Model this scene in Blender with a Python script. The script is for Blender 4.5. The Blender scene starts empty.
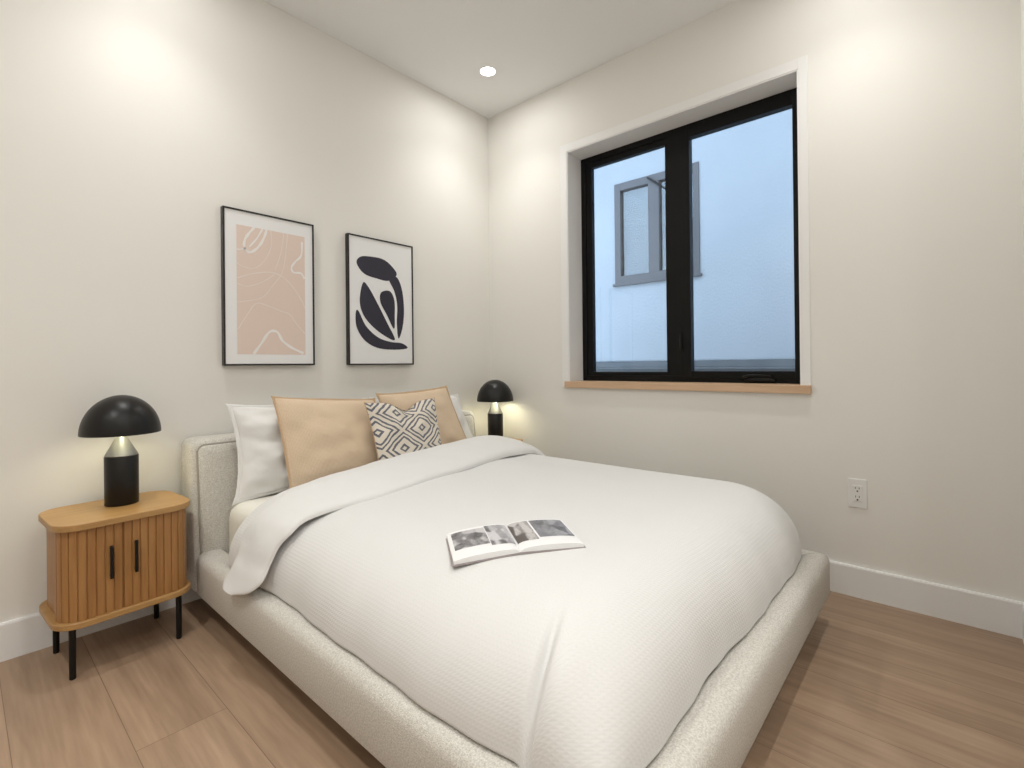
import bpy, bmesh, math, random
from math import sin, cos, pi, radians, sqrt, exp
from mathutils import Vector, Matrix, noise

S = bpy.context.scene
C = S.collection
random.seed(4)

# ------------------------------------------------------------------ camera
H = 2.74
cam_d = bpy.data.cameras.new('camera')
cam = bpy.data.objects.new('camera', cam_d); C.objects.link(cam)
cam_d.sensor_width = 36.0
cam_d.lens = 492.68 / 1024 * 36.0
cam_d.shift_y = -(384 - 364.32) / 1024
cam_d.clip_start = 0.02
yaw, pit, rol = 0.846768, 0.0019723, -0.0103019
F = Vector((sin(yaw)*cos(pit), cos(yaw)*cos(pit), sin(pit)))
R0 = Vector((cos(yaw), -sin(yaw), 0)); U0 = R0.cross(F)
R2 = R0*cos(rol) + U0*sin(rol); U2 = -R0*sin(rol) + U0*cos(rol)
cam.matrix_world = Matrix(((R2.x, U2.x, -F.x, -2.51454), (R2.y, U2.y, -F.y, -2.42829), (R2.z, U2.z, -F.z, 0.98847), (0, 0, 0, 1)))
S.camera = cam

# ------------------------------------------------------------------ world, view, lights
S.view_settings.view_transform = 'Standard'; S.view_settings.look = 'None'
S.view_settings.gamma = 1.0; S.view_settings.use_curve_mapping = False
S.view_settings.exposure = -0.22
W = bpy.data.worlds.new('sky'); S.world = W; W.use_nodes = True
W.node_tree.nodes['Background'].inputs[0].default_value = (0.58, 0.77, 1.0, 1)
W.node_tree.nodes['Background'].inputs[1].default_value = 4.2
SPOT_W = 30.5
WIDE_W = 2.75
LAMP_W = 0.62
SPOT_COL = (1.0, 0.99, 0.962)
LAMP_COL = (1.0, 0.96, 0.70)
DOWNLIGHTS_AND_FILL = [(-0.405, -0.396), (-2.0, -0.40), (-0.405, -2.15), (-2.0, -2.15), (-3.1, -1.3), (-3.0, -3.05), (-1.7, -3.08)]  # last three are unseen fill lights added behind the camera

# ------------------------------------------------------------------ helpers
MW = {}
def world_of(o):
    return MW.get(o.name, Matrix.Identity(4)) if o else Matrix.Identity(4)

def props(o, label=None, cat=None, group=None, kind=None):
    if label: o['label'] = label
    if cat: o['category'] = cat
    if group: o['group'] = group
    if kind: o['kind'] = kind
    return o

def thing(name, label, cat, loc=(0, 0, 0), rz=0.0, group=None, kind=None):
    o = bpy.data.objects.new(name, None); C.objects.link(o)
    o.location = loc; o.rotation_euler = (0, 0, rz); o.empty_display_size = 0.05
    MW[o.name] = Matrix.Translation(loc) @ Matrix.Rotation(rz, 4, 'Z')
    return props(o, label, cat, group, kind)

def obj(name, bm, mat, parent=None, world=False, smooth=True, angle=40, recalc=True):
    """link a bmesh as ONE mesh object; world=True: its coordinates are world ones"""
    if recalc: bmesh.ops.recalc_face_normals(bm, faces=bm.faces)
    me = bpy.data.meshes.new(name); bm.to_mesh(me); bm.free()
    if world and parent: me.transform(world_of(parent).inverted())
    mats = mat if isinstance(mat, (list, tuple)) else [mat]
    for m in mats: me.materials.append(m)
    if smooth:
        me.polygons.foreach_set('use_smooth', [True]*len(me.polygons))
        if angle < 180: me.set_sharp_from_angle(angle=radians(angle))
    o = bpy.data.objects.new(name, me); C.objects.link(o)
    if parent: o.parent = parent
    MW[o.name] = world_of(parent)
    return o

def BM(): return bmesh.new()

def box(bm, x0, x1, y0, y1, z0, z1, bev=0.0, seg=2):
    r = bmesh.ops.create_cube(bm, size=1.0)
    vs = r['verts']
    bmesh.ops.scale(bm, vec=(x1-x0, y1-y0, z1-z0), verts=vs)
    bmesh.ops.translate(bm, vec=((x0+x1)/2, (y0+y1)/2, (z0+z1)/2), verts=vs)
    if bev > 0:
        es = list({e for v in vs for e in v.link_edges})
        bmesh.ops.bevel(bm, geom=es, offset=bev, segments=seg, profile=0.5, affect='EDGES')
    return bm

def lathe(bm, prof, n=48, c=(0, 0, 0), close=False):
    """prof: list of (r, z); r 0 closes to a pole"""
    rings = []
    for r, z in prof:
        if r < 1e-6:
            rings.append([bm.verts.new((c[0], c[1], c[2]+z))])
        else:
            rings.append([bm.verts.new((c[0]+r*cos(2*pi*k/n), c[1]+r*sin(2*pi*k/n), c[2]+z)) for k in range(n)])
    for a, b in zip(rings, rings[1:]):
        for k in range(n):
            k2 = (k+1) % n
            if len(a) == 1 and len(b) == 1: continue
            if len(a) == 1: bm.faces.new((a[0], b[k], b[k2]))
            elif len(b) == 1: bm.faces.new((a[k], a[k2], b[0]))
            else: bm.faces.new((a[k], a[k2], b[k2], b[k]))
    return bm

def tube(bm, pts, rad, n=10, caps=True):
    pts = [Vector(p) for p in pts]; rings = []
    for i, p in enumerate(pts):
        t = (pts[min(i+1, len(pts)-1)] - pts[max(i-1, 0)]).normalized()
        up = Vector((0, 0, 1)) if abs(t.z) < 0.9 else Vector((1, 0, 0))
        a = t.cross(up).normalized(); b = t.cross(a).normalized()
        r = rad[i] if isinstance(rad, (list, tuple)) else rad
        rings.append([bm.verts.new(p + a*(r*cos(2*pi*k/n)) + b*(r*sin(2*pi*k/n))) for k in range(n)])
    for A, B in zip(rings, rings[1:]):
        for k in range(n): bm.faces.new((A[k], A[(k+1) % n], B[(k+1) % n], B[k]))
    if caps: bm.faces.new(rings[0]); bm.faces.new(rings[-1][::-1])
    return bm

def loft(bm, rings, closed=True, caps=True):
    R = [[bm.verts.new(p) for p in r] for r in rings]
    n = len(R[0])
    for A, B in zip(R, R[1:]):
        for k in range(n if closed else n-1):
            bm.faces.new((A[k], A[(k+1) % n], B[(k+1) % n], B[k]))
    if caps and closed: bm.faces.new(R[0]); bm.faces.new(R[-1][::-1])
    return R

def grid(bm, P, uv=None):
    """P[i][j] points -> quads; optional uv[i][j]"""
    V = [[bm.verts.new(p) for p in row] for row in P]
    L = bm.loops.layers.uv.verify() if uv else None
    for i in range(len(P)-1):
        for j in range(len(P[0])-1):
            f = bm.faces.new((V[i][j], V[i+1][j], V[i+1][j+1], V[i][j+1]))
            if uv:
                for l, (a, b) in zip(f.loops, ((i, j), (i+1, j), (i+1, j+1), (i, j+1))): l[L].uv = uv[a][b]
    return V

def catmull(keys, t):
    """keys: list of tuples, t in 0..len-1"""
    n = len(keys); i = min(int(t), n-2); f = t-i
    p0, p1, p2, p3 = keys[max(i-1, 0)], keys[i], keys[i+1], keys[min(i+2, n-1)]
    return tuple(0.5*((2*b) + (-a+c)*f + (2*a-5*b+4*c-d)*f*f + (-a+3*b-3*c+d)*f**3) for a, b, c, d in zip(p0, p1, p2, p3))

# ------------------------------------------------------------------ materials
def mat(name, col, rough=0.6, metal=0.0, bump=None, var=None, sheen=0.0, coat=0.0, spec=0.5):
    """bump = (scale, strength, distance); var = (scale, amount) mottles the colour"""
    m = bpy.data.materials.new(name); m.use_nodes = True
    nt = m.node_tree; b = nt.nodes['Principled BSDF']
    b.inputs['Base Color'].default_value = (*col, 1); b.inputs['Roughness'].default_value = rough
    b.inputs['Metallic'].default_value = metal; b.inputs['Specular IOR Level'].default_value = spec
    if sheen: b.inputs['Sheen Weight'].default_value = sheen
    if coat: b.inputs['Coat Weight'].default_value = coat
    tc = nt.nodes.new('ShaderNodeTexCoord')
    if var:
        n = nt.nodes.new('ShaderNodeTexNoise'); n.inputs['Scale'].default_value = var[0]; n.inputs['Detail'].default_value = 4
        nt.links.new(tc.outputs['Object'], n.inputs['Vector'])
        mx = nt.nodes.new('ShaderNodeMixRGB'); mx.blend_type = 'MIX'
        mx.inputs[1].default_value = (*[max(0, c*(1-var[1])) for c in col], 1)
        mx.inputs[2].default_value = (*[min(1, c*(1+var[1])) for c in col], 1)
        cr = nt.nodes.new('ShaderNodeValToRGB'); cr.color_ramp.elements[0].position = 0.35; cr.color_ramp.elements[1].position = 0.65
        nt.links.new(n.outputs['Fac'], cr.inputs[0]); nt.links.new(cr.outputs[0], mx.inputs[0])
        nt.links.new(mx.outputs[0], b.inputs['Base Color'])
    if bump:
        n = nt.nodes.new('ShaderNodeTexNoise'); n.inputs['Scale'].default_value = bump[0]; n.inputs['Detail'].default_value = 3
        nt.links.new(tc.outputs['Object'], n.inputs['Vector'])
        bp = nt.nodes.new('ShaderNodeBump'); bp.inputs['Strength'].default_value = bump[1]; bp.inputs['Distance'].default_value = bump[2]
        nt.links.new(n.outputs['Fac'], bp.inputs['Height']); nt.links.new(bp.outputs[0], b.inputs['Normal'])
    return m

def emit(name, col, s):
    m = bpy.data.materials.new(name); m.use_nodes = True
    nt = m.node_tree; nt.nodes.remove(nt.nodes['Principled BSDF'])
    e = nt.nodes.new('ShaderNodeEmission'); e.inputs[0].default_value = (*col, 1); e.inputs[1].default_value = s
    nt.links.new(e.outputs[0], nt.nodes['Material Output'].inputs[0])
    return m

def glass_pane(name, tint=(0.97, 0.99, 1.0), refl=1.0):
    m = bpy.data.materials.new(name); m.use_nodes = True
    nt = m.node_tree; nt.nodes.remove(nt.nodes['Principled BSDF'])
    t = nt.nodes.new('ShaderNodeBsdfTransparent'); t.inputs[0].default_value = (*tint, 1)
    g = nt.nodes.new('ShaderNodeBsdfGlossy'); g.inputs['Roughness'].default_value = 0.0
    fr = nt.nodes.new('ShaderNodeFresnel'); fr.inputs[0].default_value = 1.45
    mu = nt.nodes.new('ShaderNodeMath'); mu.operation = 'MULTIPLY'; mu.inputs[1].default_value = refl
    mx = nt.nodes.new('ShaderNodeMixShader')
    nt.links.new(fr.outputs[0], mu.inputs[0]); nt.links.new(mu.outputs[0], mx.inputs[0])
    nt.links.new(t.outputs[0], mx.inputs[1]); nt.links.new(g.outputs[0], mx.inputs[2])
    nt.links.new(mx.outputs[0], nt.nodes['Material Output'].inputs[0])
    return m

def wood(name, c1, c2, axis='Z', scale=1.0, rough=0.45, plank=None, bump=0.05):
    """grain stretched along an axis of object space; plank=(length, width) lays boards along Y"""
    m = bpy.data.materials.new(name); m.use_nodes = True
    nt = m.node_tree; b = nt.nodes['Principled BSDF']; b.inputs['Roughness'].default_value = rough
    L = nt.links.new
    tc = nt.nodes.new('ShaderNodeTexCoord')
    mp = nt.nodes.new('ShaderNodeMapping')
    st = {'X': (0.6, 9, 9), 'Y': (9, 0.6, 9), 'Z': (9, 9, 0.6)}[axis]
    mp.inputs['Scale'].default_value = tuple(s*scale for s in st)
    src = tc.outputs['Object']
    if plank:
        mb = nt.nodes.new('ShaderNodeMapping'); mb.inputs['Rotation'].default_value = (0, 0, radians(90))
        mb.inputs['Location'].default_value = (0.35, 0.06, 0)
        L(tc.outputs['Object'], mb.inputs['Vector'])
        br = nt.nodes.new('ShaderNodeTexBrick'); br.offset = 0.37; br.offset_frequency = 2
        br.inputs['Color1'].default_value = (0, 0, 0, 1); br.inputs['Color2'].default_value = (1, 1, 1, 1)
        br.inputs['Mortar'].default_value = (0.5, 0.5, 0.5, 1)
        br.inputs['Scale'].default_value = 1.0; br.inputs['Mortar Size'].default_value = 0.0012; br.inputs['Mortar Smooth'].default_value = 0.3
        br.inputs['Brick Width'].default_value = plank[0]; br.inputs['Row Height'].default_value = plank[1]; br.inputs['Bias'].default_value = 0.0
        L(mb.outputs[0], br.inputs['Vector'])
        # every board shifts its grain
        add = nt.nodes.new('ShaderNodeVectorMath'); add.operation = 'MULTIPLY_ADD'
        L(br.outputs['Color'], add.inputs[0]); add.inputs[1].default_value = (3.7, 5.1, 2.3); L(src, add.inputs[2])
        src = add.outputs[0]
    L(src, mp.inputs['Vector'])
    n1 = nt.nodes.new('ShaderNodeTexNoise'); n1.inputs['Scale'].default_value = 1.3; n1.inputs['Detail'].default_value = 6; n1.inputs['Distortion'].default_value = 1.2
    n2 = nt.nodes.new('ShaderNodeTexNoise'); n2.inputs['Scale'].default_value = 9.0; n2.inputs['Detail'].default_value = 5
    L(mp.outputs[0], n1.inputs['Vector']); L(mp.outputs[0], n2.inputs['Vector'])
    md = nt.nodes.new('ShaderNodeMixRGB'); md.inputs[0].default_value = 0.4
    L(n1.outputs['Fac'], md.inputs[1]); L(n2.outputs['Fac'], md.inputs[2])
    cr = nt.nodes.new('ShaderNodeValToRGB')
    cr.color_ramp.elements[0].position = 0.33; cr.color_ramp.elements[0].color = (*c1, 1)
    cr.color_ramp.elements[1].position = 0.67; cr.color_ramp.elements[1].color = (*c2, 1)
    L(md.outputs[0], cr.inputs[0]); out = cr.outputs[0]
    if plank:
        hs = nt.nodes.new('ShaderNodeHueSaturation')
        mr = nt.nodes.new('ShaderNodeMapRange'); mr.inputs[3].default_value = 0.88; mr.inputs[4].default_value = 1.1
        L(br.outputs['Color'], mr.inputs[0]); L(mr.outputs[0], hs.inputs['Value']); L(out, hs.inputs['Color']); out = hs.outputs[0]
        # knots
        vk = nt.nodes.new('ShaderNodeTexVoronoi'); vk.inputs['Scale'].default_value = 2.3
        mk = nt.nodes.new('ShaderNodeMapping'); mk.inputs['Scale'].default_value = (1.25, 0.75, 1)
        L(tc.outputs['Object'], mk.inputs['Vector']); L(mk.outputs[0], vk.inputs['Vector'])
        ck = nt.nodes.new('ShaderNodeValToRGB'); ck.color_ramp.elements[0].position = 0.015; ck.color_ramp.elements[0].color = (0.45, 0.38, 0.33, 1)
        ck.color_ramp.elements[1].position = 0.055; ck.color_ramp.elements[1].color = (1, 1, 1, 1)
        L(vk.outputs['Distance'], ck.inputs[0])
        mk2 = nt.nodes.new('ShaderNodeMixRGB'); mk2.blend_type = 'MULTIPLY'; mk2.inputs[0].default_value = 1.0
        L(out, mk2.inputs[1]); L(ck.outputs[0], mk2.inputs[2]); out = mk2.outputs[0]
        mm = nt.nodes.new('ShaderNodeMixRGB'); mm.inputs[2].default_value = (c1[0]*0.7, c1[1]*0.68, c1[2]*0.66, 1)
        L(br.outputs['Fac'], mm.inputs[0]); L(out, mm.inputs[1]); out = mm.outputs[0]
    L(out, b.inputs['Base Color'])
    bp = nt.nodes.new('ShaderNodeBump'); bp.inputs['Strength'].default_value = bump; bp.inputs['Distance'].default_value = 0.003
    L(md.outputs[0], bp.inputs['Height']); L(bp.outputs[0], b.inputs['Normal'])
    return m

def weave(name, c1, c2, freq, depth, rough=0.9, mode='weave', use_uv=False, sheen=0.15, var=0.35):
    """woven cloth: crossed threads (weave) or a square cell relief (waffle)"""
    m = bpy.data.materials.new(name); m.use_nodes = True
    nt = m.node_tree; b = nt.nodes['Principled BSDF']; L = nt.links.new
    b.inputs['Roughness'].default_value = rough; b.inputs['Sheen Weight'].default_value = sheen; b.inputs['Specular IOR Level'].default_value = 0.2
    tc = nt.nodes.new('ShaderNodeTexCoord'); src = tc.outputs['UV' if use_uv else 'Object']
    def wave(direction):
        w = nt.nodes.new('ShaderNodeTexWave'); w.wave_type = 'BANDS'; w.bands_direction = direction; w.wave_profile = 'SIN'
        w.inputs['Scale'].default_value = freq/ (2*pi) * 0.31831 * pi if False else freq
        w.inputs['Distortion'].default_value = 0.35 if mode == 'weave' else 0.03; w.inputs['Detail'].default_value = 1; w.inputs['Detail Scale'].default_value = 2
        L(src, w.inputs['Vector']); return w.outputs['Fac']
    if mode == 'weave' and not use_uv:
        n = nt.nodes.new('ShaderNodeTexNoise'); n.inputs['Scale'].default_value = freq; n.inputs['Detail'].default_value = 3; L(src, n.inputs['Vector'])
        hgt = n.outputs['Fac']
    else:
        a, c = wave('X'), wave('Y')
        mx = nt.nodes.new('ShaderNodeMath'); mx.operation = 'MAXIMUM' if mode == 'waffle' else 'ADD'
        L(a, mx.inputs[0]); L(c, mx.inputs[1]); hgt = mx.outputs[0]
    n2 = nt.nodes.new('ShaderNodeTexNoise'); n2.inputs['Scale'].default_value = 230 if not use_uv else 260; n2.inputs['Detail'].default_value = 3
    L(src, n2.inputs['Vector'])
    cr = nt.nodes.new('ShaderNodeValToRGB'); cr.color_ramp.elements[0].position = 0.5-var/2; cr.color_ramp.elements[1].position = 0.5+var/2
    cr.color_ramp.elements[0].color = (*c1, 1); cr.color_ramp.elements[1].color = (*c2, 1)
    L(n2.outputs['Fac'], cr.inputs[0]); L(cr.outputs[0], b.inputs['Base Color'])
    bp = nt.nodes.new('ShaderNodeBump'); bp.inputs['Strength'].default_value = 1.0; bp.inputs['Distance'].default_value = depth
    L(hgt, bp.inputs['Height']); L(bp.outputs[0], b.inputs['Normal'])
    return m

M = {}
M['wall'] = mat('wall_paint', (0.835, 0.82, 0.775), 0.55, bump=(260, 0.08, 0.001), spec=0.3)
M['ceiling'] = mat('ceiling_paint', (0.90, 0.90, 0.895), 0.7, bump=(260, 0.05, 0.001), spec=0.2)
M['trim'] = mat('trim_paint', (0.86, 0.855, 0.845), 0.4, spec=0.4)
M['jamb'] = mat('jamb_paint', (0.90, 0.90, 0.90), 0.45, spec=0.4)
M['floor'] = wood('oak_planks', (0.275, 0.182, 0.118), (0.42, 0.29, 0.195), 'Y', 1.0, 0.42, (1.9, 0.215), 0.04)
M['sill'] = wood('sill_oak', (0.55, 0.36, 0.22), (0.68, 0.47, 0.31), 'Y', 1.4, 0.5)
M['oak'] = wood('tambour_oak', (0.31, 0.14, 0.042), (0.43, 0.22, 0.076), 'Z', 1.6, 0.42)
M['oak_top'] = wood('top_oak', (0.38, 0.205, 0.07), (0.49, 0.29, 0.112), 'X', 1.6, 0.4)
M['black_frame'] = mat('black_window_frame', (0.004, 0.004, 0.004), 0.4, spec=0.2)
M['black'] = mat('black_metal', (0.007, 0.0065, 0.006), 0.4, spec=0.3)
M['lamp_black'] = mat('lamp_black', (0.007, 0.006, 0.0055), 0.36, spec=0.35)
M['lining'] = mat('lamp_lining', (0.62, 0.61, 0.56), 0.5)
M['steel'] = mat('brushed_steel', (0.34, 0.34, 0.335), 0.38, 1.0)
M['bed'] = weave('oatmeal_boucle', (0.53, 0.505, 0.455), (0.74, 0.715, 0.66), 420, 0.0018, 0.95)
M['piping'] = mat('piping_cloth', (0.36, 0.335, 0.29), 0.9)
M['sheet'] = mat('cream_sheet', (0.83, 0.81, 0.74), 0.85, bump=(9, 0.25, 0.01), spec=0.2)
M['pillow'] = mat('white_pillowcase', (0.80, 0.795, 0.78), 0.85, bump=(11, 0.35, 0.012), spec=0.2)
M['waffle'] = weave('waffle_cotton', (0.71, 0.705, 0.695), (0.74, 0.735, 0.725), 30.0, 0.00028, 0.92, 'waffle', True)
M['fold'] = mat('plain_cotton', (0.75, 0.745, 0.735), 0.85, bump=(14, 0.3, 0.008), spec=0.2)
M['tan'] = weave('tan_linen', (0.72, 0.545, 0.375), (0.83, 0.67, 0.50), 55.0, 0.0008, 0.9, 'weave', True)
M['tan_edge'] = mat('tan_edge', (0.57, 0.40, 0.25), 0.9)
M['paper'] = mat('white_paper', (0.86, 0.86, 0.86), 0.6)
M['pink'] = mat('pink_print', (0.77, 0.63, 0.555), 0.6)
M['ink'] = mat('ink_print', (0.028, 0.025, 0.042), 0.65)
M['line'] = mat('print_lines', (0.88, 0.85, 0.825), 0.6)
M['line_faint'] = mat('print_faint_lines', (0.84, 0.74, 0.68), 0.6)
M['frame'] = mat('black_picture_frame', (0.012, 0.01, 0.009), 0.35)
M['stucco'] = mat('white_stucco', (0.42, 0.43, 0.445), 0.9, bump=(45, 0.28, 0.015), var=(2.0, 0.03))
M['ledge'] = mat('grey_ledge', (0.13, 0.135, 0.14), 0.8, var=(6, 0.12))
M['nb_frame'] = mat('taupe_window_frame', (0.115, 0.105, 0.105), 0.5)
M['blind'] = mat('pale_blind', (0.23, 0.225, 0.21), 0.7)
M['glass'] = glass_pane('window_glass')
M['nb_glass'] = glass_pane('neighbour_glass', (0.9, 0.93, 0.95), 3.0)
M['plastic'] = mat('white_plastic', (0.83, 0.82, 0.80), 0.35)
M['slot'] = mat('socket_slot', (0.03, 0.03, 0.03), 0.6)
M['cover'] = mat('book_cover', (0.34, 0.30, 0.30), 0.5)
M['ground'] = mat('ground', (0.2, 0.2, 0.2), 0.9)
M['downlight'] = emit('downlight_lens', (1.0, 0.97, 0.93), 30.0)
M['bulb'] = emit('bulb_glow', (1.0, 0.93, 0.65), 0.8)

# ------------------------------------------------------------------ room shell
XB, YN, YR, T = -3.5, -2.633, -3.5, 0.20     # back wall, near stub wall, recess wall, wall thickness
bm = BM(); box(bm, XB-T, T, YR-T, T, -0.12, 0); props(obj('floor', bm, M['floor'], smooth=False), kind='structure')
bm = BM(); box(bm, XB-T, T, YR-T, T, H, H+0.15); props(obj('ceiling', bm, M['ceiling'], smooth=False), kind='structure')
bm = BM(); box(bm, XB-T, T, 0, T, 0, H); props(obj('wall_left', bm, M['wall'], smooth=False), kind='structure')
OY0, OY1, OZ0, OZ1 = -1.938, -0.675, 0.880, 2.303     # window opening
bm = BM()
box(bm, 0, T, YR, 0, 0, OZ0); box(bm, 0, T, YR, 0, OZ1, H); box(bm, 0, T, YR, OY0, OZ0, OZ1); box(bm, 0, T, OY1, 0, OZ0, OZ1)
props(obj('wall_right', bm, M['wall'], smooth=False), kind='structure')
bm = BM(); box(bm, -1.25, 0, YN-0.12, YN, 0, H); props(obj('wall_near', bm, M['wall'], smooth=False), kind='structure')
bm = BM(); box(bm, XB, 0, YR-T, YR, 0, H); props(obj('wall_recess', bm, M['wall'], smooth=False), kind='structure')
bm = BM(); box(bm, XB-T, XB, YR, 0, 0, H); props(obj('wall_back', bm, M['wall'], smooth=False), kind='structure')

def baseboard(name, p0, p1, nrm):
    prof = [(0, 0), (0.015, 0), (0.015, 0.121), (0.0125, 0.1275), (0, 0.1275)]
    bm = BM(); nx, ny = nrm
    loft(bm, [[(p[0]+nx*a, p[1]+ny*a, z) for a, z in prof] for p in (p0, p1)])
    props(obj(name, bm, M['trim'], smooth=False), kind='structure')
baseboard('baseboard_left', (XB, 0), (0, 0), (0, -1))
baseboard('baseboard_right', (0, -0.015), (0, YN), (-1, 0))
baseboard('baseboard_near', (-0.015, YN), (-1.25, YN), (0, 1))

# window: casing, jamb liner, sill, then the window itself
bm = BM(); cw, cp = 0.047, 0.006
box(bm, -cp, 0.0, OY1, OY1+cw, OZ0-0.03, OZ1+cw, 0.0015); box(bm, -cp, 0.0, OY0-0.036, OY0, OZ0-0.03, OZ1+cw, 0.0015)
box(bm, -cp, 0.0, OY0, OY1, OZ1, OZ1+cw, 0.0015)
props(obj('trim_1', bm, M['trim'], smooth=False), kind='structure')
bm = BM(); jt = 0.006
box(bm, -0.003, 0.19, OY1-jt, OY1, OZ0, OZ1, 0.001); box(bm, -0.003, 0.19, OY0, OY0+jt, OZ0, OZ1, 0.001); box(bm, -0.003, 0.19, OY0+jt, OY1-jt, OZ1-jt, OZ1, 0.001)
props(obj('trim_2', bm, M['jamb'], smooth=False), kind='structure')
bm = BM(); box(bm, -0.018, 0.19, OY0, OY1, OZ0-0.0, OZ0+0.006, 0.001); box(bm, -0.022, 0.0, OY0-0.038, OY1+cw-0.026, OZ0-0.032, OZ0+0.0065, 0.002)
props(obj('trim_3', bm, M['sill'], smooth=False), kind='structure')

def ring(bm, x0, x1, y0, y1, z0, z1, w, bev=0.0015):
    """rectangular ring in a plane x = const, band width w = (left, right, bottom, top)"""
    l, r, b, t = w if isinstance(w, tuple) else (w,)*4
    box(bm, x0, x1, y0, y0+l, z0, z1, bev); box(bm, x0, x1, y1-r, y1, z0, z1, bev)
    box(bm, x0, x1, y0+l, y1-r, z0, z0+b, bev); box(bm, x0, x1, y0+l, y1-r, z1-t, z1, bev)

win = thing('window_1', None, None, (0.145, -1.295, 0.887), kind='structure')
FY0, FY1, FZ0, FZ1 = -1.921, -0.6815, 0.8865, 2.2965
bm = BM(); ring(bm, 0.145, 0.20, FY0, FY1, FZ0, FZ1, 0.034); box(bm, 0.145, 0.20, -1.345, -1.262, FZ0+0.034, FZ1-0.034, 0.0015)
obj('window_frame', bm, M['black_frame'], win, True, smooth=False)
# fixed light at the left, casement sash at the right
LY0, LY1 = -1.262, FY1-0.034
bm = BM(); ring(bm, 0.152, 0.185, LY0, LY1, FZ0+0.034, FZ1-0.034, (0.022, 0.040, 0.022, 0.036))
fs = obj('fixed_sash', bm, M['black_frame'], win, True, smooth=False)
bm = BM(); box(bm, 0.166, 0.170, LY0+0.018, LY1-0.036, FZ0+0.052, FZ1-0.066); obj('pane', bm, M['glass'], fs, True, smooth=False)
CY0, CY1 = FY0+0.012, -1.336
bm = BM(); ring(bm, 0.139, 0.185, CY0, CY1, FZ0+0.022, FZ1-0.012, (0.026, 0.047, 0.038, 0.064))
cs = obj('casement_sash', bm, M['black_frame'], win, True, smooth=False)
bm = BM(); box(bm, 0.166, 0.170, CY0+0.022, CY1-0.043, FZ0+0.056, FZ1-0.072); obj('pane', bm, M['glass'], cs, True, smooth=False)
bm = BM(); tube(bm, [(0.138, -1.330, 1.06), (0.130, -1.330, 1.07), (0.126, -1.330, 1.11), (0.130, -1.330, 1.155)], [0.007, 0.008, 0.007, 0.005], 8)
obj('sash_lock', bm, M['black'], win, True)
bm = BM(); box(bm, 0.122, 0.140, -1.80, -1.66, FZ0+0.008, FZ0+0.026, 0.004); tube(bm, [(0.122, -1.79, FZ0+0.022), (0.112, -1.78, FZ0+0.036), (0.110, -1.73, FZ0+0.040), (0.110, -1.68, FZ0+0.038), (0.116, -1.655, FZ0+0.028)], [0.006, 0.005, 0.005, 0.006, 0.008], 8)
obj('crank_handle', bm, M['black'], win, True)

# outside: ground and the house next door
bm = BM(); box(bm, T, 8, -9, 9, -0.3, -0.2); props(obj('ground', bm, M['ground'], smooth=False), kind='structure')
NX = 2.0
nb = thing('neighbouring_house', 'white stucco house wall with taupe window seen through the black window', 'house', (NX, -0.5, -0.2))
NY0, NY1, NZ0, NZ1 = -0.742, 0.126, 1.81, 2.832
bm = BM()
box(bm, NX, NX+0.25, -7, NY0, 1.02, 3.6); box(bm, NX, NX+0.25, NY1, 7, 1.02, 3.6); box(bm, NX, NX+0.25, NY0, NY1, 1.02, NZ0); box(bm, NX, NX+0.25, NY0, NY1, NZ1, 3.6)
obj('stucco_wall', bm, M['stucco'], nb, True, smooth=False)
bm = BM(); box(bm, NX-0.03, NX+0.25, -7, 7, 0.955, 1.018, 0.004); box(bm, NX-0.008, NX+0.25, -7, 7, -0.2, 0.955); box(bm, NX-0.05, NX-0.03, -7, 7, 0.935, 0.955, 0.004)
obj('base_ledge', bm, M['ledge'], nb, True, smooth=False)
bm = BM(); box(bm, NX-0.55, NX+0.25, -7, 7, 3.6, 3.75); obj('added_shade_eave', bm, M['stucco'], nb, True, smooth=False)  # unseen overhang added to shade the upper stucco
nw = thing('neighbour_window', None, None, (0, 0, 0)); 
bpy.data.objects.remove(nw)
bm = BM(); ring(bm, NX-0.012, NX+0.06, NY0, NY1, NZ0, NZ1, (0.055, 0.065, 0.075, 0.075)); 
yc = -0.30
box(bm, NX-0.012, NX+0.06, yc-0.055, yc+0.055, NZ0+0.075, NZ1-0.075, 0.002)
box(bm, NX-0.03, NX+0.03, NY0-0.02, NY1+0.02, NZ0-0.025, NZ0, 0.003)
wf = obj('window', bm, M['nb_frame'], nb, True, smooth=False)
bm = BM(); box(bm, NX+0.024, NX+0.030, NY0+0.05, yc-0.05, NZ0+0.07, NZ1-0.07); obj('pane', bm, M['nb_glass'], wf, True, smooth=False)
bm = BM(); box(bm, NX+0.024, NX+0.030, yc+0.05, NY1-0.06, NZ0+0.07, NZ1-0.07); obj('pane', bm, M['nb_glass'], wf, True, smooth=False)
bm = BM()
for k in range(40):
    z = NZ0+0.06+k*(NZ1-NZ0-0.12)/40
    box(bm, NX+0.10, NX+0.112, NY0+0.02, NY1-0.02, z, z+0.021)
box(bm, NX+0.115, NX+0.12, NY0, NY1, NZ0, NZ1)
obj('blind', bm, M['blind'], wf, True, smooth=False)
bm = BM(); tube(bm, [(NX-0.03, -0.250, 2.805), (NX-0.03, -0.392, 2.687)], 0.011, 6); obj('dark_bar', bm, M['black'], wf, True)  # thin dark bar slanting below the window head

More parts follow.
